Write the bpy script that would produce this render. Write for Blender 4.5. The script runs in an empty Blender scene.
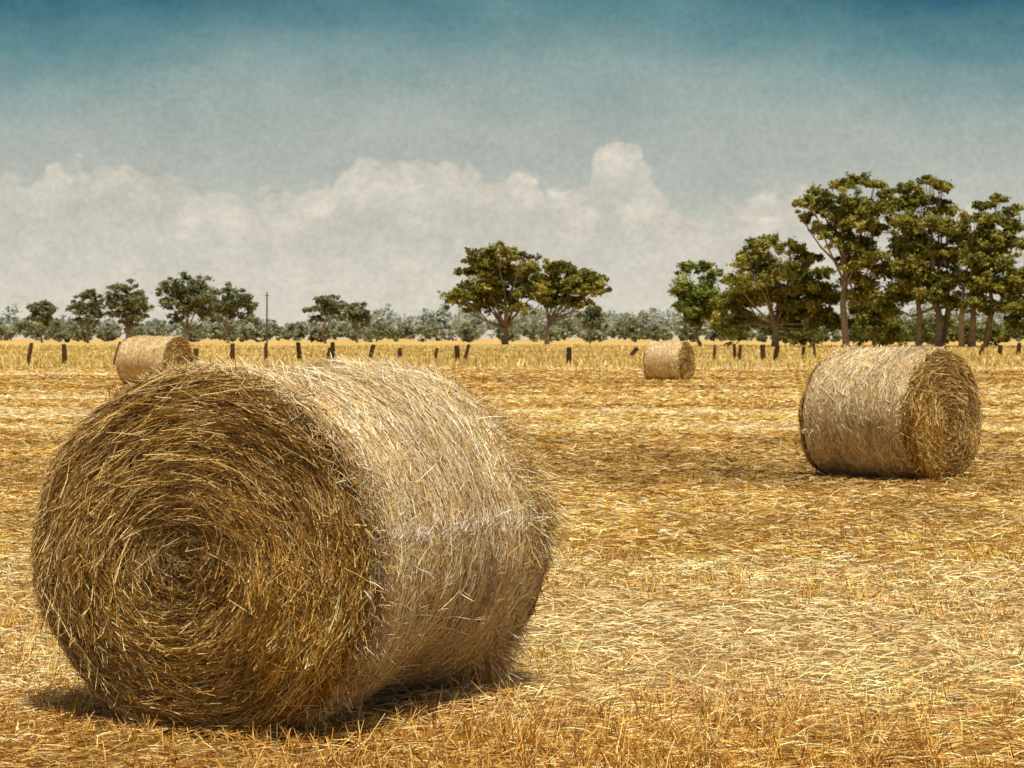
import bpy, math, numpy as np
from mathutils import Vector
F=2100.0; H=1.61; HOR=338.0
scene=bpy.context.scene
rng=np.random.default_rng(7)
def lin(r,g,b):
    f=lambda c:(c/12.92 if c<=0.04045 else ((c+0.055)/1.055)**2.4)
    return (f(r/255),f(g/255),f(b/255))
L3=lambda *c:np.array(lin(*c))
# ---------------------------------------------------------------- helpers
def mesh_obj(name,V,Fq,col=None,mat=None,parent=None,smooth=False,loc=None):
    V=np.asarray(V,dtype=np.float32).reshape(-1,3); Fq=np.asarray(Fq,dtype=np.int32)
    k=Fq.shape[1]
    me=bpy.data.meshes.new(name)
    me.vertices.add(len(V)); me.vertices.foreach_set("co",V.ravel())
    me.loops.add(Fq.size); me.loops.foreach_set("vertex_index",Fq.ravel())
    me.polygons.add(len(Fq)); me.polygons.foreach_set("loop_start",np.arange(0,Fq.size,k,dtype=np.int32))
    me.polygons.foreach_set("use_smooth",np.full(len(Fq),smooth))
    me.update(calc_edges=True)
    if col is not None:
        a=me.color_attributes.new("Col",'FLOAT_COLOR','POINT')
        c=np.ones((len(V),4),dtype=np.float32); c[:,:3]=col
        a.data.foreach_set("color",c.ravel())
    ob=bpy.data.objects.new(name,me); scene.collection.objects.link(ob)
    if mat: me.materials.append(mat)
    if parent: ob.parent=parent
    if loc is not None: ob.location=loc
    return ob
def empty(name,loc):
    e=bpy.data.objects.new(name,None); e.location=loc; e.empty_display_size=.3
    scene.collection.objects.link(e); return e
def ribbons(P,W,width,col,taper=0.45):
    """P (N,K,3) paths, W (N,3) width dir"""
    N,K,_=P.shape
    prof=1-taper*np.linspace(0,1,K)**1.5
    off=(W[:,None,:]*(width[:,None]*prof[None,:])[:,:,None])*0.5
    V=np.stack([P-off,P+off],axis=2).reshape(-1,3)
    base=(np.arange(N)*K*2)[:,None]+(np.arange(K-1)*2)[None,:]
    Fq=np.stack([base,base+1,base+3,base+2],axis=-1).reshape(-1,4)
    return V,Fq,np.repeat(col,K*2,axis=0)
def joinparts(parts):
    Vs=[];Fs=[];Cs=[];o=0
    for V,Fq,C in parts:
        Vs.append(V);Fs.append(Fq+o);Cs.append(C);o+=len(V)
    return np.concatenate(Vs),np.concatenate(Fs),np.concatenate(Cs)
def norm(v): return v/(np.linalg.norm(v,axis=-1,keepdims=True)+1e-9)
class Fld:
    def __init__(s,seed,dim,n=14,fmin=1,fmax=8):
        r=np.random.default_rng(seed); d=norm(r.normal(size=(n,dim)))
        f=np.exp(r.uniform(math.log(fmin),math.log(fmax),n)); s.k=d*f[:,None]; s.p=r.uniform(0,6.28,n); s.w=(fmin/f)**.5; s.w/=np.sqrt((s.w**2).sum()/2)
    def __call__(s,*x):
        o=0
        for k,p,w in zip(s.k,s.p,s.w):
            o=o+w*np.sin(sum(ki*xi for ki,xi in zip(k,x))+p)
        return o
def palette(n,stops,r,jit=.12):
    stops=np.array(stops); u=r.uniform(0,len(stops)-1.001,n); i=u.astype(int); f=(u-i)[:,None]
    c=stops[i]*(1-f)+stops[i+1]*f
    return c*(1+r.normal(0,jit,(n,1)))
# ---------------------------------------------------------------- materials
def new_mat(name):
    m=bpy.data.materials.new(name); m.use_nodes=True; nt=m.node_tree
    return m,nt,nt.nodes["Principled BSDF"]
def attr_mat(name,rough=.6,spec=.3,trans=0.0,noise=0):
    m,nt,b=new_mat(name); a=nt.nodes.new("ShaderNodeVertexColor"); a.layer_name="Col"
    src=a.outputs[0]
    if noise:
        tc=nt.nodes.new("ShaderNodeTexCoord"); n=nt.nodes.new("ShaderNodeTexNoise"); n.inputs["Scale"].default_value=noise
        nt.links.new(tc.outputs["Object"],n.inputs["Vector"])
        mr=nt.nodes.new("ShaderNodeMapRange"); mr.inputs[1].default_value=.3; mr.inputs[2].default_value=.7; mr.inputs[3].default_value=.65; mr.inputs[4].default_value=1.3
        nt.links.new(n.outputs["Fac"],mr.inputs[0])
        mu=nt.nodes.new("ShaderNodeVectorMath"); mu.operation='SCALE'
        nt.links.new(src,mu.inputs[0]); nt.links.new(mr.outputs[0],mu.inputs["Scale"]); src=mu.outputs[0]
    nt.links.new(src,b.inputs["Base Color"])
    b.inputs["Roughness"].default_value=rough; b.inputs["Specular IOR Level"].default_value=spec
    return m
def diff_mat(name,trans):
    m=bpy.data.materials.new(name); m.use_nodes=True; nt=m.node_tree; nt.nodes.remove(nt.nodes["Principled BSDF"])
    a=nt.nodes.new("ShaderNodeVertexColor"); a.layer_name="Col"; d=nt.nodes.new("ShaderNodeBsdfDiffuse"); nt.links.new(a.outputs[0],d.inputs[0])
    if trans:
        t=nt.nodes.new("ShaderNodeBsdfTranslucent"); mx=nt.nodes.new("ShaderNodeMixShader"); mx.inputs[0].default_value=trans
        nt.links.new(a.outputs[0],t.inputs[0]); nt.links.new(d.outputs[0],mx.inputs[1]); nt.links.new(t.outputs[0],mx.inputs[2]); nt.links.new(mx.outputs[0],nt.nodes["Material Output"].inputs[0])
    else: nt.links.new(d.outputs[0],nt.nodes["Material Output"].inputs[0])
    return m
M_straw=attr_mat("straw",.5,.4)
M_bale=attr_mat("bale_core",.9,.1,0,40)
M_stub=diff_mat("stubble_straw",0)
M_leaf=diff_mat("eucalyptus_foliage",.35)
M_bark=attr_mat("bark",.9,.1,0,1.5)
M_wood=attr_mat("weathered_wood",.9,.1,0,6)
M_net=attr_mat("net_wrap_thread",.5,.3)
# ---------------------------------------------------------------- bales
def make_bale(loc,theta,R,L,nface,nside,wid,seed,sides=(-1,1),back=True,dark=1.0):
    r=np.random.default_rng(seed)
    e=.085; bulge=.06
    u=np.array([math.sin(theta),math.cos(theta),0]); v=np.array([math.cos(theta),-math.sin(theta),0]); z=np.array([0,0,1.])
    nA=Fld(seed+1,3,16,2,12); nB=Fld(seed+2,3,18,3,26); nC=Fld(seed+3,1,10,8,50)
    def place(ax,rho,a):
        x=rho*np.cos(a)*1.10; zz=rho*np.sin(a)*.985
        zc=-.9*R; zz=np.where(zz<zc,zc+(zz-zc)*.45,zz)
        zz=zz+.9*R+.08*R*.45
        return ax[...,None]*u+x[...,None]*v+zz[...,None]*z
    def rho_side(t,a):
        q=np.clip((np.abs(t)-(L/2-e))/e,0,1)
        d=R-e*(1-np.sqrt(np.clip(1-q*q,0,1)))
        return d+.015*nA(t*1.5,np.cos(a)*R,np.sin(a)*R)+.003*nC(t)
    def t_face(rho,a):
        q=np.clip((rho-(R-e))/e,0,1)
        d=L/2+bulge*(1-(np.minimum(rho,R)/R)**2)-e*(1-np.sqrt(np.clip(1-q*q,0,1)))
        sp=np.sin(2*np.pi*(rho/.085+a/(2*np.pi)))
        return d+.021*nB(rho*np.cos(a),rho*np.sin(a),0*a)+.006*sp
    E=empty("hay_bale",loc)
    na=160
    a=np.linspace(0,2*np.pi,na,endpoint=False)
    rows=[];cols=[]
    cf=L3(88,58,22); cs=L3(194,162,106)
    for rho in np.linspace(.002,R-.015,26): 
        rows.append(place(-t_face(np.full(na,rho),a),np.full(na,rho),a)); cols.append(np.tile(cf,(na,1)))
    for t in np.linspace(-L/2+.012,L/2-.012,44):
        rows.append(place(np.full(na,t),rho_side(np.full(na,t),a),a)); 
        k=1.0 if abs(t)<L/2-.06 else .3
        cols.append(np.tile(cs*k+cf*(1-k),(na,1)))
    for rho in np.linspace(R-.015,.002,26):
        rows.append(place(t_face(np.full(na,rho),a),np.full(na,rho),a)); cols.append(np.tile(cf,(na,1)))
    V=np.array(rows); nr=len(rows)
    i=np.arange(nr-1)[:,None]*na; j=np.arange(na)[None,:]; j2=(j+1)%na
    Fq=np.stack([i+j,i+j2,i+na+j2,i+na+j],-1).reshape(-1,4)
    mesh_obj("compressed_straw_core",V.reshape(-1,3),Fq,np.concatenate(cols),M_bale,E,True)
    parts=[]
    K=4; tt=np.linspace(-.5,.5,K)
    # ---- face straws
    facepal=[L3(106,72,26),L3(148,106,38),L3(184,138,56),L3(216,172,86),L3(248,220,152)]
    for sgn in sides:
        n=nface if sgn==sides[0] else nface//3
        rho=R*np.sqrt(r.uniform(0,1,n))*.985; an=r.uniform(0,2*np.pi,n)
        ctr=np.exp(-(rho/.17)**2)
        ang=an+np.pi/2+r.normal(0,.25,n)+.10+ctr*r.normal(0,1.1,n)
        big=r.uniform(0,1,n)<.20; ang=ang+big*r.normal(0,.6,n)
        ln=r.uniform(.05,.25,n)*(1-.35*ctr)
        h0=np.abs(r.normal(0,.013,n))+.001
        curv=ln/(np.maximum(rho,.12))*.7
        X=rho[:,None]*np.cos(an)[:,None]; Y=rho[:,None]*np.sin(an)[:,None]
        dirx=np.cos(ang)[:,None]; diry=np.sin(ang)[:,None]
        s=tt[None,:]*ln[:,None]
        bend=-(tt[None,:]**2-.08)*(curv*ln)[:,None]*.5
        px=X+dirx*s+np.cos(an)[:,None]*bend; py=Y+diry*s+np.sin(an)[:,None]*bend
        rr=np.hypot(px,py); lim=R+.016+np.abs(r.normal(0,.028,n))[:,None]
        sc=np.minimum(1,lim/rr); px*=sc;py*=sc; rr=np.hypot(px,py); aa=np.arctan2(py,px)
        tilt=r.normal(0,.014,n)[:,None]*tt[None,:]*2
        stick=(r.uniform(0,1,n)<.08)[:,None]*np.clip(tt+.5,0,1)[None,:]**2*r.uniform(.02,.09,n)[:,None]
        ax=sgn*(t_face(rr,aa)+h0[:,None]+np.abs(tilt)+stick)
        P=place(ax,rr,aa)
        T=norm(P[:,-1]-P[:,0]); W=norm(np.cross(T,u)+r.normal(0,.5,(n,3)))
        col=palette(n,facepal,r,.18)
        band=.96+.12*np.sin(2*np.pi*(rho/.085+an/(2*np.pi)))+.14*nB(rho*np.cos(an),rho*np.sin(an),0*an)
        col*=np.clip(band,.55,1.3)[:,None]*(1-.35*np.exp(-(rho/.15)**2))[:,None]*(.6+.4*np.clip(h0/.012,0,1))[:,None]  # low-lying straws darkened: shade of the gaps put into their colour
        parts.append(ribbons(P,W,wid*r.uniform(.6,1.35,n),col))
    # ---- side straws
    n=nside
    t0=r.uniform(-L/2,L/2,n); a0=r.uniform(0,2*np.pi,n)
    ln=r.uniform(.025,.14,n); sl=r.normal(0,.34,n)+(r.uniform(0,1,n)<.3)*r.normal(0,.8,n)
    s=tt[None,:]*ln[:,None]
    h0=np.abs(r.normal(0,.006,n))+.001
    lift=(r.uniform(0,1,n)<.09)[:,None]*np.clip(tt+.5,0,1)[None,:]**2*r.uniform(.01,.06,n)[:,None]
    A=a0[:,None]+s*np.cos(sl)[:,None]/R; T_=t0[:,None]+s*np.sin(sl)[:,None]
    rh=rho_side(T_,A)+h0[:,None]+lift
    P=place(T_,rh,A); T=norm(P[:,-1]-P[:,0]); nrm=norm(np.cos(a0)[:,None]*v+np.sin(a0)[:,None]*z)
    W=norm(np.cross(T,nrm)+r.normal(0,.35,(n,3)))
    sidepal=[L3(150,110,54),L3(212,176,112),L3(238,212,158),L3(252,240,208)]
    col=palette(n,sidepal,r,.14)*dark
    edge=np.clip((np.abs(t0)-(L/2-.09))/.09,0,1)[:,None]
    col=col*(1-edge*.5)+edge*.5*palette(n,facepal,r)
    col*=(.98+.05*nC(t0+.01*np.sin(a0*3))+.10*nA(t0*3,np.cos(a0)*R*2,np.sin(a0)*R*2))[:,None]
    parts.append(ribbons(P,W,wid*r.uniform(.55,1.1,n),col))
    # ---- shaggy rims
    nf=nside//16
    for sgn,amt in ((-1,.9 if back else .5),(1,3.0 if back else .4)):
        n=int(nf*amt); a0=r.uniform(-1.0,np.pi+.4,n); 
        t0=sgn*(L/2-np.abs(r.normal(0,.13,n)))
        P0=place(t0,rho_side(t0,a0)-.01,a0)
        rad=np.cos(a0)[:,None]*v+np.sin(a0)[:,None]*z; tan=-np.sin(a0)[:,None]*v+np.cos(a0)[:,None]*z
        D=norm(rad*np.abs(r.normal(.65,.45,(n,1)))+tan*r.normal(0,.8,(n,1))+u*sgn*r.normal(.1,.45,(n,1)))
        clump=np.clip(.95+.75*nC(a0*.16),.25,2.0)
        ln=r.uniform(.03,.15,n)*(clump if amt>1 else .6)
        s=np.linspace(0,1,K)[None,:,None]*ln[:,None,None]
        sag=-(np.linspace(0,1,K)**2)[None,:,None]*(ln*.25)[:,None,None]*z
        P=P0[:,None,:]+D[:,None,:]*s+sag
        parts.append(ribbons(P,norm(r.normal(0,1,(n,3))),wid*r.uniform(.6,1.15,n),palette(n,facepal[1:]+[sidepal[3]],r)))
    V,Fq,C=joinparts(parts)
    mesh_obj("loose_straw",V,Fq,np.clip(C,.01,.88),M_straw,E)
    return E,place,rho_side,u,v,L
th=math.radians(28); Lb=1.56
fc=np.array([-1.305,8.56,0]); u=np.array([math.sin(th),math.cos(th),0])
c=fc+u*Lb/2
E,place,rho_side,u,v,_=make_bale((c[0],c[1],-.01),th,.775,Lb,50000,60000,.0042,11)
# frayed end of the net wrap
r=np.random.default_rng(5); n=420
t0=r.uniform(-.68,.73,n); a0=math.radians(8)+r.normal(0,.026,n)+.012*np.sin(t0*9)
K=4; s=np.linspace(-.5,.5,K)[None,:]*r.uniform(.015,.07,n)[:,None]; ag=r.uniform(-1.6,1.6,n)[:,None]
T_=t0[:,None]+s*np.cos(ag); A=a0[:,None]+s*np.sin(ag)/.77
P=place(T_,rho_side(T_,A)+.016+r.uniform(0,.018,(n,1)),A)
V,Fq,C=ribbons(P,norm(r.normal(0,1,(n,3))),r.uniform(.0015,.0032,n),palette(n,[L3(228,215,192),L3(248,242,228)],r,.04))
ob=mesh_obj("net_wrap_end",V,Fq,np.clip(C,0,.88),M_net,E)
def px(x,d): return (x-512)/F*d
make_bale((px(890,24.3),24.2,-.01),math.radians(132),.775,1.38,16000,22000,.0085,23,(1,-1),False,.97)
make_bale((px(667,81),80,-.01),math.radians(115),.775,1.45,3500,5000,.022,37,(1,-1),False,.95)
make_bale((px(160,73),72,-.01),math.radians(113),.87,1.95,3500,5000,.022,41,(1,-1),False,.92)
# ---------------------------------------------------------------- ground sheet
ys=np.concatenate([np.linspace(-60,4,9),np.arange(5,30,.35),np.linspace(30,140,70),np.geomspace(143,6000,45)])
xs=np.concatenate([-np.geomspace(6000,14,40),np.linspace(-13.5,13.5,70),np.geomspace(14,6000,40)])
X,Y=np.meshgrid(xs,ys); g=Fld(3,2,10,.5,5)
Z=.012*g(X,Y)*np.clip((60-np.abs(Y))/60,0,1)*np.clip((60-np.abs(X))/60,0,1)-.02
V=np.stack([X,Y,Z],-1).reshape(-1,3); ny,nx=X.shape
i=np.arange(ny-1)[:,None]*nx; j=np.arange(nx-1)[None,:]
Fq=np.stack([i+j,i+j+1,i+nx+j+1,i+nx+j],-1).reshape(-1,4)
m,nt,b=new_mat("stubble_soil"); N=nt.nodes; LK=nt.links
tc=N.new("ShaderNodeTexCoord")
def noise(scale,sx,sy,detail=6,rough=.6,rot=0):
    mp=N.new("ShaderNodeMapping"); mp.inputs["Scale"].default_value=(sx,sy,1); mp.inputs["Rotation"].default_value=(0,0,rot)
    LK.new(tc.outputs["Object"],mp.inputs[0]); n=N.new("ShaderNodeTexNoise"); n.inputs["Scale"].default_value=scale; n.inputs["Detail"].default_value=detail; n.inputs["Roughness"].default_value=rough
    LK.new(mp.outputs[0],n.inputs["Vector"]); return n.outputs["Fac"]
def ramp(f,stops):
    cr=N.new("ShaderNodeValToRGB"); el=cr.color_ramp.elements
    while len(el)<len(stops): el.new(.5)
    for e_,(p,cc) in zip(el,stops): e_.position=p; e_.color=(*cc,1)
    LK.new(f,cr.inputs[0]); return cr.outputs[0]
def mix(a,b_,f,mode='MIX'):
    mx=N.new("ShaderNodeMix"); mx.data_type='RGBA'; mx.blend_type=mode
    LK.new(a,mx.inputs[6]); LK.new(b_,mx.inputs[7])
    if isinstance(f,(int,float)): mx.inputs[0].default_value=f
    else: LK.new(f,mx.inputs[0])
    return mx.outputs[2]
fine=ramp(noise(22,.5,1.9,6,.85),[(.34,lin(84,54,24)),(.48,lin(158,112,52)),(.58,lin(206,164,92)),(.68,lin(236,204,140))])
rows=ramp(noise(.35,.12,1.0,4,.65,.06),[(.35,lin(170,126,56)),(.5,lin(208,166,90)),(.62,lin(238,212,154))])
far=ramp(noise(.03,.35,1.2,4,.6,.03),[(.35,lin(178,150,76)),(.55,lin(206,176,102)),(.68,lin(224,202,136))])
# bare soil/litter shows near the bales, the far paddock is an even straw mat
spx=N.new("ShaderNodeSeparateXYZ"); LK.new(tc.outputs["Object"],spx.inputs[0])
mrn=N.new("ShaderNodeMapRange"); mrn.inputs[1].default_value=10; mrn.inputs[2].default_value=45; mrn.inputs[3].default_value=.22; mrn.inputs[4].default_value=.65
LK.new(spx.outputs[1],mrn.inputs[0])
c1=mix(fine,rows,mrn.outputs[0]); c2=mix(c1,far,.25)
LK.new(c2,b.inputs["Base Color"]); b.inputs["Roughness"].default_value=.95; b.inputs["Specular IOR Level"].default_value=.1
bp=N.new("ShaderNodeBump"); bp.inputs["Strength"].default_value=.9; bp.inputs["Distance"].default_value=.04
LK.new(noise(22,.5,1.9,5,.85),bp.inputs["Height"]); LK.new(bp.outputs[0],b.inputs["Normal"])
mesh_obj("field_ground",V,Fq,None,m,None,True)
# ---------------------------------------------------------------- stubble
r=np.random.default_rng(99)
rowf=Fld(61,2,12,.25,2.2); patch=Fld(62,2,12,.3,3); pf=Fld(63,2,12,1.5,7)
def rowval(x,y): return rowf(x*.13,y*1.1+x*.06)
def wedge(n,d0,d1,mar=1.8):
    d=np.exp(r.uniform(math.log(d0),math.log(d1),n)); x=r.uniform(-1,1,n)*(.262*d+mar); return x,d
stub_pal=[L3(122,80,32),L3(176,128,56),L3(212,168,86),L3(236,200,122),L3(252,234,184)]
parts=[]
n=270000; x,d=wedge(n,6.3,120)
scl=np.maximum(1,d/9)
ln=r.uniform(.04,.17,n)*scl**.35; wd=r.uniform(.003,.0058,n)*scl**.85
ang=r.normal(.1,.9,n)+.4*pf(x*.7,d*.7); 
zz=r.uniform(0,.024,n)*(1+.8*np.clip(patch(x*2,d*2),-1,1)); til=r.normal(0,.2,n)
D=np.stack([np.cos(ang)*np.cos(til),np.sin(ang)*np.cos(til),np.sin(til)],-1)
P0=np.stack([x,d,zz+.006],-1)
s=np.array([-.5,0,.5])[None,:,None]*ln[:,None,None]
P=P0[:,None,:]+D[:,None,:]*s; P[:,1,2]+=ln*.05; P[:,:,2]=np.maximum(P[:,:,2],.0)
rv=rowval(x,d)
pv=patch(x*.7,d*.5)
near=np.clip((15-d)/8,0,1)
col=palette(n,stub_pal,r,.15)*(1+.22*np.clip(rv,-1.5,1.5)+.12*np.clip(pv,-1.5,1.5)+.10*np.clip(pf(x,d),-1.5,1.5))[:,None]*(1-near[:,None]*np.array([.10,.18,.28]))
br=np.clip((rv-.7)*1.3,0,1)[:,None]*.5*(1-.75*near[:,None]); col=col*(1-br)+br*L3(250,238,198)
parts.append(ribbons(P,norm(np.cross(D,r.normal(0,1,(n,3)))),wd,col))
# standing tufts in drilled rows
n=17000; x,d=wedge(n,6.3,115)
sp=.34*np.maximum(1,np.round(d/14)); d=np.round((d+x*.05)/sp)*sp-x*.05+r.normal(0,.05,n)*sp/.34
keep=(patch(x*1.2,d*1.2)*.8+r.normal(0,.6,n))>-.45; x=x[keep]; d=d[keep]; n=len(x)
kb=11; X0=np.repeat(x,kb)+r.normal(0,.03,n*kb)*np.repeat(np.maximum(1,d/10),kb); Y0=np.repeat(d,kb)+r.normal(0,.035,n*kb); dd=np.repeat(d,kb)
hsc=np.clip(.88-.36*(d-9)/8,.5,.88)
hh=np.repeat(r.uniform(.03,.12,n)*hsc*(1+.35*np.clip(patch(x*1.2,d*1.2),-1,1)),kb)*r.uniform(.4,1.25,n*kb)*np.maximum(1,dd/45)**.5
lean=r.normal(0,.5,(n*kb,2)); N_=n*kb
tip=np.stack([lean[:,0]*hh,lean[:,1]*hh,hh],-1); base=np.stack([X0,Y0,np.full(N_,-.005)],-1)
P=np.stack([base,base+tip*.5+r.normal(0,.004,(N_,3)),base+tip],1)
wv=np.stack([r.normal(0,1,N_),r.normal(0,.5,N_),r.normal(0,.1,N_)],-1)
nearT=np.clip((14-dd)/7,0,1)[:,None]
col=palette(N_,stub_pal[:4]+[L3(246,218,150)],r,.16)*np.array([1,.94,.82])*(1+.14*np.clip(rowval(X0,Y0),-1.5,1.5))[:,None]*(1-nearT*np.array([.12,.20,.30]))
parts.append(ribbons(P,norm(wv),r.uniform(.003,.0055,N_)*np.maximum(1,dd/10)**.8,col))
V,Fq,C=joinparts(parts)
mesh_obj("stubble_and_fallen_straw",V,Fq,np.clip(C,.01,.88),M_stub)
# uncut dry grass by the fence and beyond
n=55000; d=np.exp(r.uniform(math.log(98),math.log(420),n)); x=r.uniform(-1,1,n)*(.262*d+6)
gate=(rowf(x*.02,d*.05)*.5+r.normal(0,.6,n)+(d-108)/18)>0; x=x[gate]; d=d[gate]; n=len(x)
hh=r.uniform(.10,.36,n)*(1+.4*np.clip(patch(x*.1,d*.1),-1,1)); base=np.stack([x,d,np.zeros(n)],-1)
tip=np.stack([r.normal(0,.3,n)*hh,r.normal(0,.3,n)*hh,hh],-1)
P=np.stack([base,base+tip*.55,base+tip],1)
gp=[L3(160,138,68),L3(194,166,92),L3(214,188,114),L3(230,208,146)]
V,Fq,C=ribbons(P,norm(np.stack([r.normal(0,1,n),r.normal(0,.5,n),0*d],-1)),r.uniform(.04,.09,n)*(d/110),palette(n,gp,r,.1),.7)
mesh_obj("dry_grass",V,Fq,np.clip(C,.01,.88),M_stub)
# ---------------------------------------------------------------- tube helper
def tube(pts,rad,sides=7,seed=0,wob=.12):
    pts=np.asarray(pts,float); rad=np.asarray(rad,float); rr=np.random.default_rng(seed)
    T=np.gradient(pts,axis=0); T=norm(T); ref=np.array([.3,1,.1]); 
    A=norm(np.cross(T,ref)); B=np.cross(T,A)
    a=np.linspace(0,2*np.pi,sides,endpoint=False)
    w=1+rr.normal(0,wob,(len(pts),sides))
    V=pts[:,None,:]+(A[:,None,:]*np.cos(a)[None,:,None]+B[:,None,:]*np.sin(a)[None,:,None])*(rad[:,None]*w)[:,:,None]
    i=np.arange(len(pts)-1)[:,None]*sides; j=np.arange(sides)[None,:]; j2=(j+1)%sides
    Fq=np.stack([i+j,i+j2,i+sides+j2,i+sides+j],-1).reshape(-1,4)
    V=V.reshape(-1,3); nV=len(V)
    V=np.concatenate([V,pts[-1:]])
    o=(len(pts)-1)*sides
    cap=[[nV,o+k,o+(k+1)%sides,o+(k+2)%sides] for k in range(0,sides-1,2)]
    return V,np.concatenate([Fq,np.array(cap)])
# ---------------------------------------------------------------- fence
fe=empty("wooden_post_fence",(0,125,0))
posts=[(27,366,21,.2),(65,366,20,-.05),(115,365,21,.3),(153,366,18,.02),(196,365,15,0),(232,362,17,.04),(266,364,19,.0),(300,362,18,-.1),(327,364,15,.15),(333,363,19,-.02),(370,361,15,.2),(400,359,10,0),(435,361,12,.15),(458,363,16,-.08),(464,363,17,.25),(569,365,16,.02),(629,358,9,.8),(714,360,14,.06),(735,359,14,-.05),(739,360,14,.1),(763,360,14,0),(775,360,13,.2),(803,359,11,.05),(815,358,13,-.1),(845,357,10,.05),(880,357,12,0),(912,357,10,.06),(945,356,12,-.1),(980,356,11,.3),(1000,356,10,0),(1018,356,12,.1)]
tops=[]
for k,(x,yb,hp,le) in enumerate(posts):
    dist=F*H/(yb-HOR) ; dist=min(max(dist,120),190)
    hm=hp*dist/F*1.1; bx=px(x,dist); 
    w=r.uniform(.10,.2)
    pts=[(bx-0.0,dist,-.1),(bx+le*hm*.33,dist,hm*.33),(bx+le*hm*.66,dist,hm*.66),(bx+le*hm,dist,hm*.98),(bx+le*hm*1.0,dist,hm)]
    V,Fq=tube(np.array(pts)-np.array([0,125,0]),np.array([1.1,1,.97,.92,.8])*w,8,k,.1)
    cc=L3(76,54,36)*r.uniform(.5,1.5)
    mesh_obj("post",V,Fq,np.tile(cc,(len(V),1)),M_wood,fe)
    tops.append((bx+le*hm*.8,dist,hm*.8))
parts=[]
for hfac in (.95,.55):
    for a,b2 in zip(tops[:-1],tops[1:]):
        a=np.array(a);b2=np.array(b2);a=a*[1,1,hfac];b2=b2*[1,1,hfac]
        pp=[a+(b2-a)*q-np.array([0,125,.05*math.sin(math.pi*q)]) for q in np.linspace(0,1,5)]
        V,Fq=tube(pp,[.010]*5,4,1,0); parts.append((V,Fq,np.tile(L3(110,95,75),(len(V),1))))
V,Fq,C=joinparts(parts); mesh_obj("wire",V,Fq,C,M_wood,fe)
# utility pole
dp=430; pe=empty("utility_pole",(px(267,dp),dp,0))
V,Fq=tube([(0,0,-.3),(0,0,5),(0.05,0,11)],[.2,.18,.14],8,3,.03); mesh_obj("pole",V,Fq,np.tile(L3(96,82,66),(len(V),1)),M_wood,pe)
V,Fq=tube([(-.5,0,10.3),(0,0,10.3),(.5,0,10.3)],[.07,.07,.07],6,3,.03); mesh_obj("crossarm",V,Fq,np.tile(L3(96,82,66),(len(V),1)),M_wood,pe)
# ---------------------------------------------------------------- trees
def leaves(centres,crad,nper,size,r,pal,flat=.6):
    M=len(centres); n=M*nper
    off=r.normal(0,.5,(n,3)); off[:,2]*=flat
    C=np.repeat(centres,nper,0)+off*np.repeat(crad,nper)[:,None]
    nr=norm(r.normal(0,.8,(n,3))+np.array([0,0,.8])+off*.9)
    A=norm(np.cross(nr,r.normal(0,1,(n,3)))); B=np.cross(nr,A)
    sz=size*r.uniform(.5,1.3,n)[:,None]
    A=A*sz*.5; B=B*sz*.34
    V=np.stack([C-A,C-B*.9+A*.1,C+A,C+B],1).reshape(-1,3)
    Fq=np.arange(n*4).reshape(-1,4)
    cc=palette(M,pal,r,.12); col=np.repeat(cc,nper,0)*(1+r.normal(0,.2,(n,1)))
    return V,Fq,np.repeat(np.clip(col,.005,.6),4,0)
PAL=[L3(82,86,38),L3(120,118,50),L3(150,142,62),L3(172,160,80)]
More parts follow.
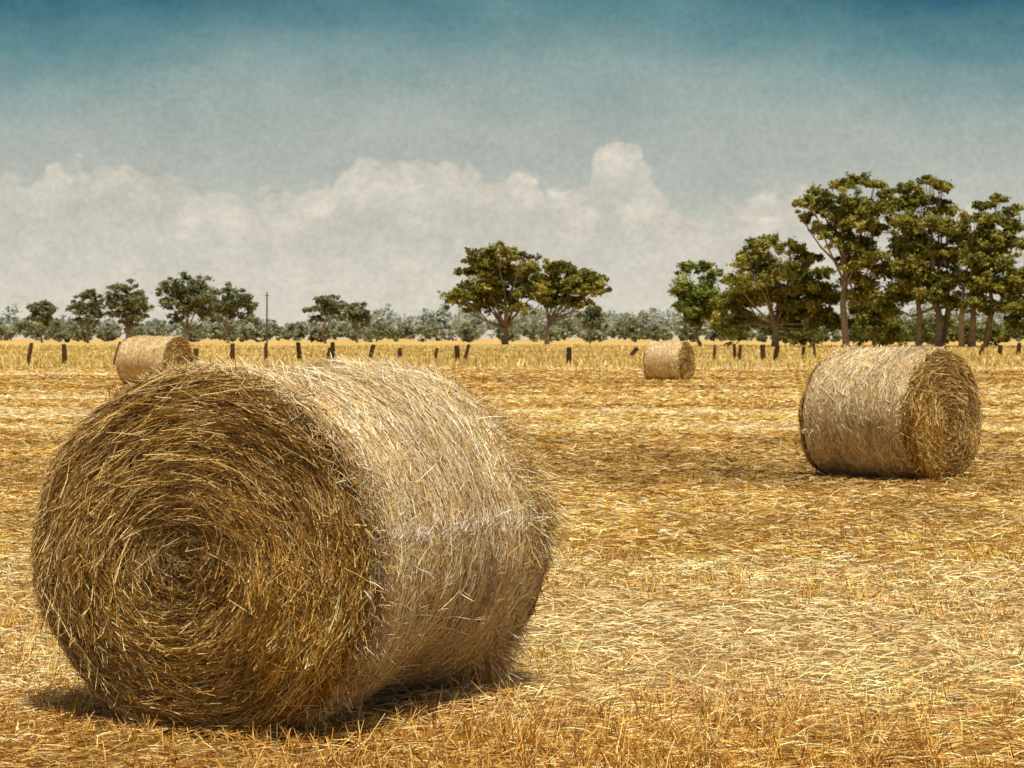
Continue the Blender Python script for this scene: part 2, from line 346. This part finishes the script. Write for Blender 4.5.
def make_tree(name,bx,dist,blobs,fork,trunk_r=.45,seed=0,pal=PAL,leafpx=2.1,dens=1.0,extra_trunks=(),barkc=(140,120,96),fill=.8,grow=1.15):
    r=np.random.default_rng(seed); s=dist/F; base_y=HOR+F*H/dist
    E=empty(name,(px(bx,dist),dist,0))
    fx,fy=fork; fk=np.array([(fx-bx)*s,r.normal(0,.3),(base_y-fy)*s])
    bparts=[];CT=[];CR=[]
    def addtube(p,rad,k):
        V,Fq=tube(p,rad,7,k,.08); bparts.append((V,Fq,np.tile(L3(*barkc)*r.uniform(.8,1.15),(len(V),1))))
    mid=fk*.5+np.array([r.normal(0,.4),0,0]); 
    addtube([(0,0,-.4),(0,0,.5),mid,fk],[trunk_r*1.4,trunk_r*1.1,trunk_r*.9,trunk_r*.7],seed)
    for q,(tx,tfx,tfy) in enumerate(extra_trunks):
        e0=np.array([(tx-bx)*s,r.normal(0,1.5),-.3]); e1=np.array([(tfx-bx)*s,e0[1],(base_y-tfy)*s])
        addtube([e0,(e0+e1)/2+np.array([r.normal(0,.5),0,0]),e1],[trunk_r*.9,trunk_r*.7,trunk_r*.4],seed+q)
    xs=[b_[0] for b_ in blobs]; ys_=[b_[1] for b_ in blobs]
    cw=(max(xs)-min(xs))/2*s+1; cx=(max(xs)+min(xs))/2; cy=(max(ys_)*.6+min(ys_)*.4)
    for k,(x,y,rx,ry) in enumerate(blobs):
        dep=r.uniform(-1,1)*cw*.6*math.sqrt(max(.15,1-((x-cx)*s/(cw+2))**2))
        c=np.array([(x-bx)*s,dep,(base_y-y)*s]); R3=np.array([rx*s,(rx*.5+ry*.5)*s,ry*s])*grow
        st=r.uniform(.7,1.0); start=fk*st
        m1=start*.5+c*.5+np.array([r.normal(0,.5),r.normal(0,.5),r.normal(-.3,.5)])
        m2=start*.2+c*.8+np.array([r.normal(0,.4),r.normal(0,.4),r.normal(0,.3)])
        addtube([start,m1,m2,c+np.array([0,0,R3[2]*.3])],[trunk_r*.42,trunk_r*.26,trunk_r*.16,trunk_r*.05],seed+k)
        def puff(c,R3,f):
            m=max(7,int(rx*ry/8*dens*f)); d=norm(r.normal(0,1,(m,3))); d[:,2]=np.where(d[:,2]<-.4,-d[:,2]*.6,d[:,2])
            p=c+d*R3*r.uniform(.35,1.12,(m,1)); CT.append(p); CR.append(r.uniform(.22,.46,m)*min(R3[0],R3[2])*1.25)
            return p
        p=puff(c,R3,1)
        for w in range(3): addtube([m2,(c+p[w])/2,p[w]],[trunk_r*.11,trunk_r*.07,trunk_r*.03],w)
        if r.uniform()<fill:
            q=r.uniform(.15,.55); x2=x+(cx-x)*q; y2=y+(cy-y)*q*1.1
            puff(np.array([(x2-bx)*s,-dep*.7+r.normal(0,1),(base_y-y2)*s]),R3*.95,.8)
    CT=np.concatenate(CT);CR=np.concatenate(CR)
    V,Fq,C=joinparts(bparts); mesh_obj("trunk_and_limbs",V,Fq,C,M_bark,E,True)
    V,Fq,C=leaves(CT,CR,int(56),leafpx*s*1.75,r,pal); mesh_obj("foliage",V,Fq,C,M_leaf,E)
    return E
# central pair
make_tree("eucalyptus_tree",505,520,[(470,272,12,8),(482,260,16,10),(500,255,15,9),(520,260,14,9),(532,272,12,9),(462,298,14,10),(456,304,9,8),(480,290,18,12),(505,283,22,14),(525,293,16,11),(490,306,18,9),(515,310,16,9),(474,309,12,8),(540,286,8,8),(500,268,18,9)],(505,324),.75,1)
make_tree("eucalyptus_tree",547,540,[(553,270,13,8),(568,270,14,8),(583,275,13,8),(596,283,11,8),(601,292,8,8),(588,295,15,9),(570,288,17,9),(552,290,13,10),(545,304,12,9),(564,304,14,8),(582,306,10,6),(542,280,8,9)],(549,320),.6,2)
LG=[L3(98,108,48),L3(134,142,66),L3(160,162,84)]
make_tree("young_eucalyptus_tree",700,400,[(690,270,11,8),(704,270,12,8),(714,280,10,9),(683,288,11,10),(698,292,17,13),(712,300,13,12),(686,310,13,10),(704,318,16,11),(720,314,11,10),(684,300,10,9),(690,325,10,7)],(700,325),.35,3,LG)
make_tree("eucalyptus_tree",775,360,[(752,248,13,9),(768,244,12,8),(788,252,14,9),(745,262,12,9),(805,262,14,10),(822,275,12,10),(760,268,20,13),(788,274,20,13),(735,285,14,11),(815,292,18,13),(835,300,11,14),(745,300,18,12),(775,298,22,14),(800,312,20,12),(728,308,14,13),(722,326,12,11),(745,322,14,10),(825,322,15,13),(792,326,14,9),(838,325,10,11)],(776,324),.6,4,PAL,2.1,1.15)
make_tree("tall_eucalyptus_tree",846,350,[(808,205,15,9),(822,198,14,9),(840,188,14,9),(858,182,15,8),(876,186,12,8),(886,198,10,9),(803,218,12,7),(830,210,18,10),(852,205,20,11),(874,212,16,10),(838,228,18,9),(858,226,18,10),(878,232,13,10),(842,246,14,9),(862,248,15,10),(872,262,14,11),(850,268,12,9),(868,285,14,12),(856,300,12,10),(880,272,10,10)],(846,262),.6,5,PAL,2.1,1.0,fill=.6)
make_tree("tall_eucalyptus_tree",938,350,[(912,192,12,9),(925,184,13,8),(942,190,12,9),(903,205,13,10),(922,205,18,11),(945,212,15,10),(900,225,15,11),(920,228,18,12),(944,235,18,12),(905,248,16,13),(928,254,20,12),(950,260,16,12),(898,272,15,12),(920,278,20,12),(945,285,20,12),(902,295,14,12),(925,300,18,11),(890,312,12,11),(952,305,16,11)],(935,296),.65,6,PAL,2.1,1.1,extra_trunks=((918,915,280),(942,948,270)))
make_tree("tall_eucalyptus_tree",972,345,[(985,208,12,8),(1000,202,12,8),(1012,212,10,8),(972,220,13,9),(995,222,17,10),(1015,228,11,9),(965,240,14,11),(985,245,17,11),(1008,246,14,9),(970,262,15,11),(992,268,16,11),(975,285,16,11),(998,288,14,10),(968,305,15,10),(988,310,14,9),(1008,305,10,8)],(973,298),.6,7,PAL,2.1,1.1,extra_trunks=((960,962,285),(985,990,275)))
make_tree("eucalyptus_tree",1035,340,[(1008,265,12,9),(1025,248,14,10),(1045,245,16,10),(1012,288,14,12),(1035,283,18,14),(1055,275,16,12),(1008,310,14,13),(1030,312,16,12),(1055,305,16,12),(1018,328,14,9),(1070,290,14,12)],(1035,325),.5,8,PAL,2.1,1.1)
make_tree("eucalyptus_tree",874,372,[(872,300,14,10),(862,312,13,10),(880,316,15,11),(868,328,12,8),(890,306,11,10),(886,326,10,7)],(874,335),.4,9,PAL)
# left trees (farther, air haze put into their paler leaf colours)
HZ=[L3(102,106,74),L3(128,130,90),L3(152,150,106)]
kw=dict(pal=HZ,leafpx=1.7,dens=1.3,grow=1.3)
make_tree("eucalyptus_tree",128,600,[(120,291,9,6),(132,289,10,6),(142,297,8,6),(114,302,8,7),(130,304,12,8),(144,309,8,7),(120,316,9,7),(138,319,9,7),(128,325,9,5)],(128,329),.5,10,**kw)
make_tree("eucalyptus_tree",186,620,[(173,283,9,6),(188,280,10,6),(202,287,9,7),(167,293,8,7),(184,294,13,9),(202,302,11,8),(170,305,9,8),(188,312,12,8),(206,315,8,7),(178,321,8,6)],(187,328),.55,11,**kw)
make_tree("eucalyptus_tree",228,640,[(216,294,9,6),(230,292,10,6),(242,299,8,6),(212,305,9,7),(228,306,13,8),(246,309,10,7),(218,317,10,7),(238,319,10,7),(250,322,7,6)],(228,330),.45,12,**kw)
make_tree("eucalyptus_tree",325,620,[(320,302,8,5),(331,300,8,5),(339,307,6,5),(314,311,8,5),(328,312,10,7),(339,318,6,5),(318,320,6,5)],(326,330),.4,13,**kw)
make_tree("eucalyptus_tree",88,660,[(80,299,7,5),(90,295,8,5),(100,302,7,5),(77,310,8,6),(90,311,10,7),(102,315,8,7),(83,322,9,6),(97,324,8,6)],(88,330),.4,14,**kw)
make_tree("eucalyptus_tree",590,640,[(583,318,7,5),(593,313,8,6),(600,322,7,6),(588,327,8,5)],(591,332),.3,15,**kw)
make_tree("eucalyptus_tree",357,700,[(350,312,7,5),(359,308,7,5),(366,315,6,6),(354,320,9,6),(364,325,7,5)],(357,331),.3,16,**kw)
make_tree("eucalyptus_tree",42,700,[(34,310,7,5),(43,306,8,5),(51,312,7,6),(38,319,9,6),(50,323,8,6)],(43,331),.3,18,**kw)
# distant tree lines, one object each; the far two are greyed to paint in haze
def treeline(name,d0,d1,cnt,hmin,hmax,pal,seed,leafpx=1.8,a0=-.36,a1=.36,nper=24,m=24):
    r=np.random.default_rng(seed); CT=[];CR=[]
    hf=Fld(seed,1,8,8,40)
    for k in range(cnt):
        d=r.uniform(d0,d1); ax=r.uniform(a0,a1); X=ax*d
        q=np.clip(.38+.24*hf(np.array(ax))+r.normal(0,.24),0,1)
        hgt=(hmin+(hmax-hmin)*q)*d/F
        w=hgt*r.uniform(.45,.95); z0=hgt*r.uniform(.0,.15)
        dd=norm(r.normal(0,1,(m,3))); dd*=r.uniform(.4,1,(m,1))
        lob=r.normal(0,.25,(4,3))*np.array([w,w,hgt*.35]); 
        p=np.array([X,d,(hgt+z0)*.5])+dd*np.array([w*.5,w*.5,(hgt-z0)*.42])+lob[r.integers(0,4,m)]
        p[:,2]=np.clip(p[:,2],.3,None); CT.append(p); CR.append(r.uniform(.2,.42,m)*w*.6)
    V,Fq,C=leaves(np.concatenate(CT),np.concatenate(CR),nper,leafpx*(d0+d1)/2/F*1.9,r,pal)
    mesh_obj(name,V,Fq,C,M_leaf)
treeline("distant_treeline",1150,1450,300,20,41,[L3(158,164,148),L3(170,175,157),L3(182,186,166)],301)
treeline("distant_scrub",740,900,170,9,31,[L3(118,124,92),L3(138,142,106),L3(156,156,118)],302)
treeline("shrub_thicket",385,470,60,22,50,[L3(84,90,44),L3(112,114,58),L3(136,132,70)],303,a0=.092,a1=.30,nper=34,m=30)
# ---------------------------------------------------------------- sun & sky
SUN_EL=math.radians(70); SUN_AZ=math.radians(162)   # azimuth from +Y towards +X
sd=Vector((math.cos(SUN_EL)*math.sin(SUN_AZ),math.cos(SUN_EL)*math.cos(SUN_AZ),math.sin(SUN_EL)))
sl=bpy.data.lights.new("sun","SUN"); sl.energy=4.7; sl.angle=math.radians(.53); sl.color=(1,.95,.84)
so=bpy.data.objects.new("sun",sl); so.rotation_euler=sd.to_track_quat('Z','Y').to_euler(); so.location=(0,0,40); scene.collection.objects.link(so)
w=bpy.data.worlds.new("sky"); scene.world=w; w.use_nodes=True; nt=w.node_tree; N=nt.nodes; LK=nt.links
bg=N["Background"]; bg.inputs[1].default_value=.1
sky=N.new("ShaderNodeTexSky"); sky.sky_type='NISHITA'; sky.sun_disc=False; sky.sun_elevation=SUN_EL; sky.sun_rotation=SUN_AZ; sky.dust_density=2
tc=N.new("ShaderNodeTexCoord"); sep=N.new("ShaderNodeSeparateXYZ"); LK.new(tc.outputs["Generated"],sep.inputs[0])
def M(op,a,b_=None,c_=None,clamp=False):
    n=N.new("ShaderNodeMath"); n.operation=op; n.use_clamp=clamp
    for i_,v_ in enumerate((a,b_,c_)):
        if v_ is None: continue
        if isinstance(v_,(int,float)): n.inputs[i_].default_value=v_
        else: LK.new(v_,n.inputs[i_])
    return n.outputs[0]
def MR(v_,a,b_,c_,d_,smooth=True):
    n=N.new("ShaderNodeMapRange"); n.interpolation_type='SMOOTHSTEP' if smooth else 'LINEAR'
    LK.new(v_,n.inputs[0]); 
    for i_,q in enumerate((a,b_,c_,d_)): n.inputs[i_+1].default_value=q
    return n.outputs[0]
sx,sy,sz=sep.outputs
az=M('ARCTAN2',sx,sy); hyp=M('SQRT',M('ADD',M('MULTIPLY',sx,sx),M('MULTIPLY',sy,sy))); el=M('ARCTAN2',sz,hyp)
def nz(scale,detail,rough,zs=1.0,off=0):
    mp=N.new("ShaderNodeMapping"); mp.inputs["Scale"].default_value=(1,1,zs); mp.inputs["Location"].default_value=(off,0,off)
    LK.new(tc.outputs["Generated"],mp.inputs[0]); n=N.new("ShaderNodeTexNoise"); n.inputs["Scale"].default_value=scale; n.inputs["Detail"].default_value=detail; n.inputs["Roughness"].default_value=rough
    LK.new(mp.outputs[0],n.inputs["Vector"]); return n.outputs["Fac"]
def RMP(f,stops):
    cr=N.new("ShaderNodeValToRGB"); e_=cr.color_ramp.elements
    while len(e_)<len(stops): e_.new(.5)
    for q,(p,cc) in zip(e_,stops): q.position=p; q.color=(*cc,1)
    LK.new(f,cr.inputs[0]); return cr.outputs[0]
def MX(a,b_,f,mode='MIX'):
    mx=N.new("ShaderNodeMix"); mx.data_type='RGBA'; mx.blend_type=mode
    LK.new(a,mx.inputs[6]); LK.new(b_,mx.inputs[7])
    if isinstance(f,(int,float)): mx.inputs[0].default_value=f
    else: LK.new(f,mx.inputs[0])
    return mx.outputs[2]
def vor(scale,off):
    n0=N.new("ShaderNodeTexNoise"); n0.inputs["Scale"].default_value=scale*.8; n0.inputs["Detail"].default_value=2
    LK.new(tc.outputs["Generated"],n0.inputs["Vector"])
    sc=N.new("ShaderNodeVectorMath"); sc.operation='SCALE'; LK.new(n0.outputs["Color"],sc.inputs[0]); sc.inputs["Scale"].default_value=.8/scale
    ad=N.new("ShaderNodeVectorMath"); ad.operation='ADD'; LK.new(tc.outputs["Generated"],ad.inputs[0]); LK.new(sc.outputs[0],ad.inputs[1])
    v_=N.new("ShaderNodeTexVoronoi"); v_.feature='F1'; v_.inputs["Scale"].default_value=scale
    LK.new(ad.outputs[0],v_.inputs["Vector"]); return v_.outputs["Distance"]
elp=M('DIVIDE',el,.18)
az2=M('MINIMUM',M('MULTIPLY',M('MULTIPLY',az,az),2.4),.3)
eln=M('ADD',M('ADD',elp,M('MULTIPLY',az2,MR(el,.06,.14,0,1))),M('MULTIPLY',M('SUBTRACT',nz(9,4,.62,2.4),.5),.26))
clear=RMP(eln,[(0,lin(212,208,192)),(.30,lin(196,196,184)),(.46,lin(178,183,175)),(.60,lin(164,175,169)),(.72,lin(142,164,162)),(.85,lin(98,138,144)),(.95,lin(62,110,126)),(1.0,lin(42,86,110))])
fc=N.new("ShaderNodeFloatCurve"); azn=MR(az,-.30,.30,0,1,False); LK.new(azn,fc.inputs[1])
top=[(0,178),(60,174),(105,168),(150,160),(190,176),(250,188),(300,188),(345,168),(375,154),(410,152),(435,160),(470,160),(490,182),(512,166),(534,184),(570,186),(588,164),(606,142),(628,136),(645,156),(655,182),(670,198),(700,202),(760,194),(795,190),(830,208),(920,216),(1024,214)]
cm=fc.mapping.curves[0]; pts=[]
for x,y in top: pts.append(((math.atan((x-512)/F)+.30)/.60,(HOR-y)/F*8))
pts=[(0,.55)]+pts+[(1,.5)]
cm.points[0].location=pts[0]; cm.points[1].location=pts[-1]
for p in pts[1:-1]: cm.points.new(*p)
fc.mapping.update()
T=M('DIVIDE',fc.outputs[0],8.0)
v1=vor(50,0); v2=vor(125,3)
bil=M('ADD',M('ADD',M('MULTIPLY',M('SUBTRACT',.45,v1),.016),M('MULTIPLY',M('SUBTRACT',.45,v2),.008)),M('MULTIPLY',M('SUBTRACT',nz(100,4,.6,1.2,3),.5),.010))
dep=M('SUBTRACT',M('ADD',T,bil),el)
mask=MR(dep,-.0010,.0040,0,1)
body=RMP(MR(dep,0,.085,0,1,False),[(0,lin(232,222,202)),(.14,lin(224,215,198)),(.38,lin(210,204,190)),(.75,lin(208,203,188)),(1,lin(214,208,192))])
lf=M('ADD',M('MULTIPLY',nz(48,5,.6,1.8,1.3),.72),M('MULTIPLY',M('SUBTRACT',.62,v1),.30))
lump=RMP(lf,[(.32,lin(180,178,170)),(.46,lin(208,203,190)),(.58,lin(238,229,210))])
body=MX(body,lump,MR(dep,.0,.09,.6,.22))
hz=MR(el,.0,.06,1,0); hazec=N.new("ShaderNodeRGB"); hazec.outputs[0].default_value=(*lin(218,212,196),1)
leftfade=MR(az,-.25,-.10,.66,.80)
low=MX(clear,body,M('MULTIPLY',mask,leftfade)); low=MX(low,hazec.outputs[0],M('MULTIPLY',hz,.8))
gr=M('ADD',M('ADD',MR(nz(330,2,.7),.25,.75,-.09,.09,False),MR(nz(30,4,.7,1.5,7),.3,.7,-.06,.06,False)),1.0)
g3=N.new("ShaderNodeVectorMath"); g3.operation='SCALE'; LK.new(low,g3.inputs[0]); LK.new(M('MULTIPLY',gr,10.0),g3.inputs["Scale"])
bg2=N.new("ShaderNodeBackground"); bg2.inputs[1].default_value=.1; LK.new(g3.outputs[0],bg2.inputs[0]); LK.new(sky.outputs[0],bg.inputs[0])
ms=N.new("ShaderNodeMixShader"); LK.new(MR(el,.17,.36,0,1),ms.inputs[0]); LK.new(bg2.outputs[0],ms.inputs[1]); LK.new(bg.outputs[0],ms.inputs[2]); LK.new(ms.outputs[0],N["World Output"].inputs[0])
w.cycles.sampling_method='MANUAL'; w.cycles.sample_map_resolution=256
# ---------------------------------------------------------------- camera
cd=bpy.data.cameras.new("camera"); co=bpy.data.objects.new("camera",cd); scene.collection.objects.link(co)
co.location=(0,0,H); co.rotation_euler=(math.radians(90)-math.atan((384-HOR)/F),0,0)
cd.sensor_width=36; cd.lens=F/1024*36; cd.clip_start=.1; cd.clip_end=12000
cd.dof.use_dof=True; cd.dof.focus_distance=9.0; cd.dof.aperture_fstop=13
scene.camera=co
scene.view_settings.view_transform='Standard'; scene.view_settings.look='None'; scene.view_settings.exposure=0
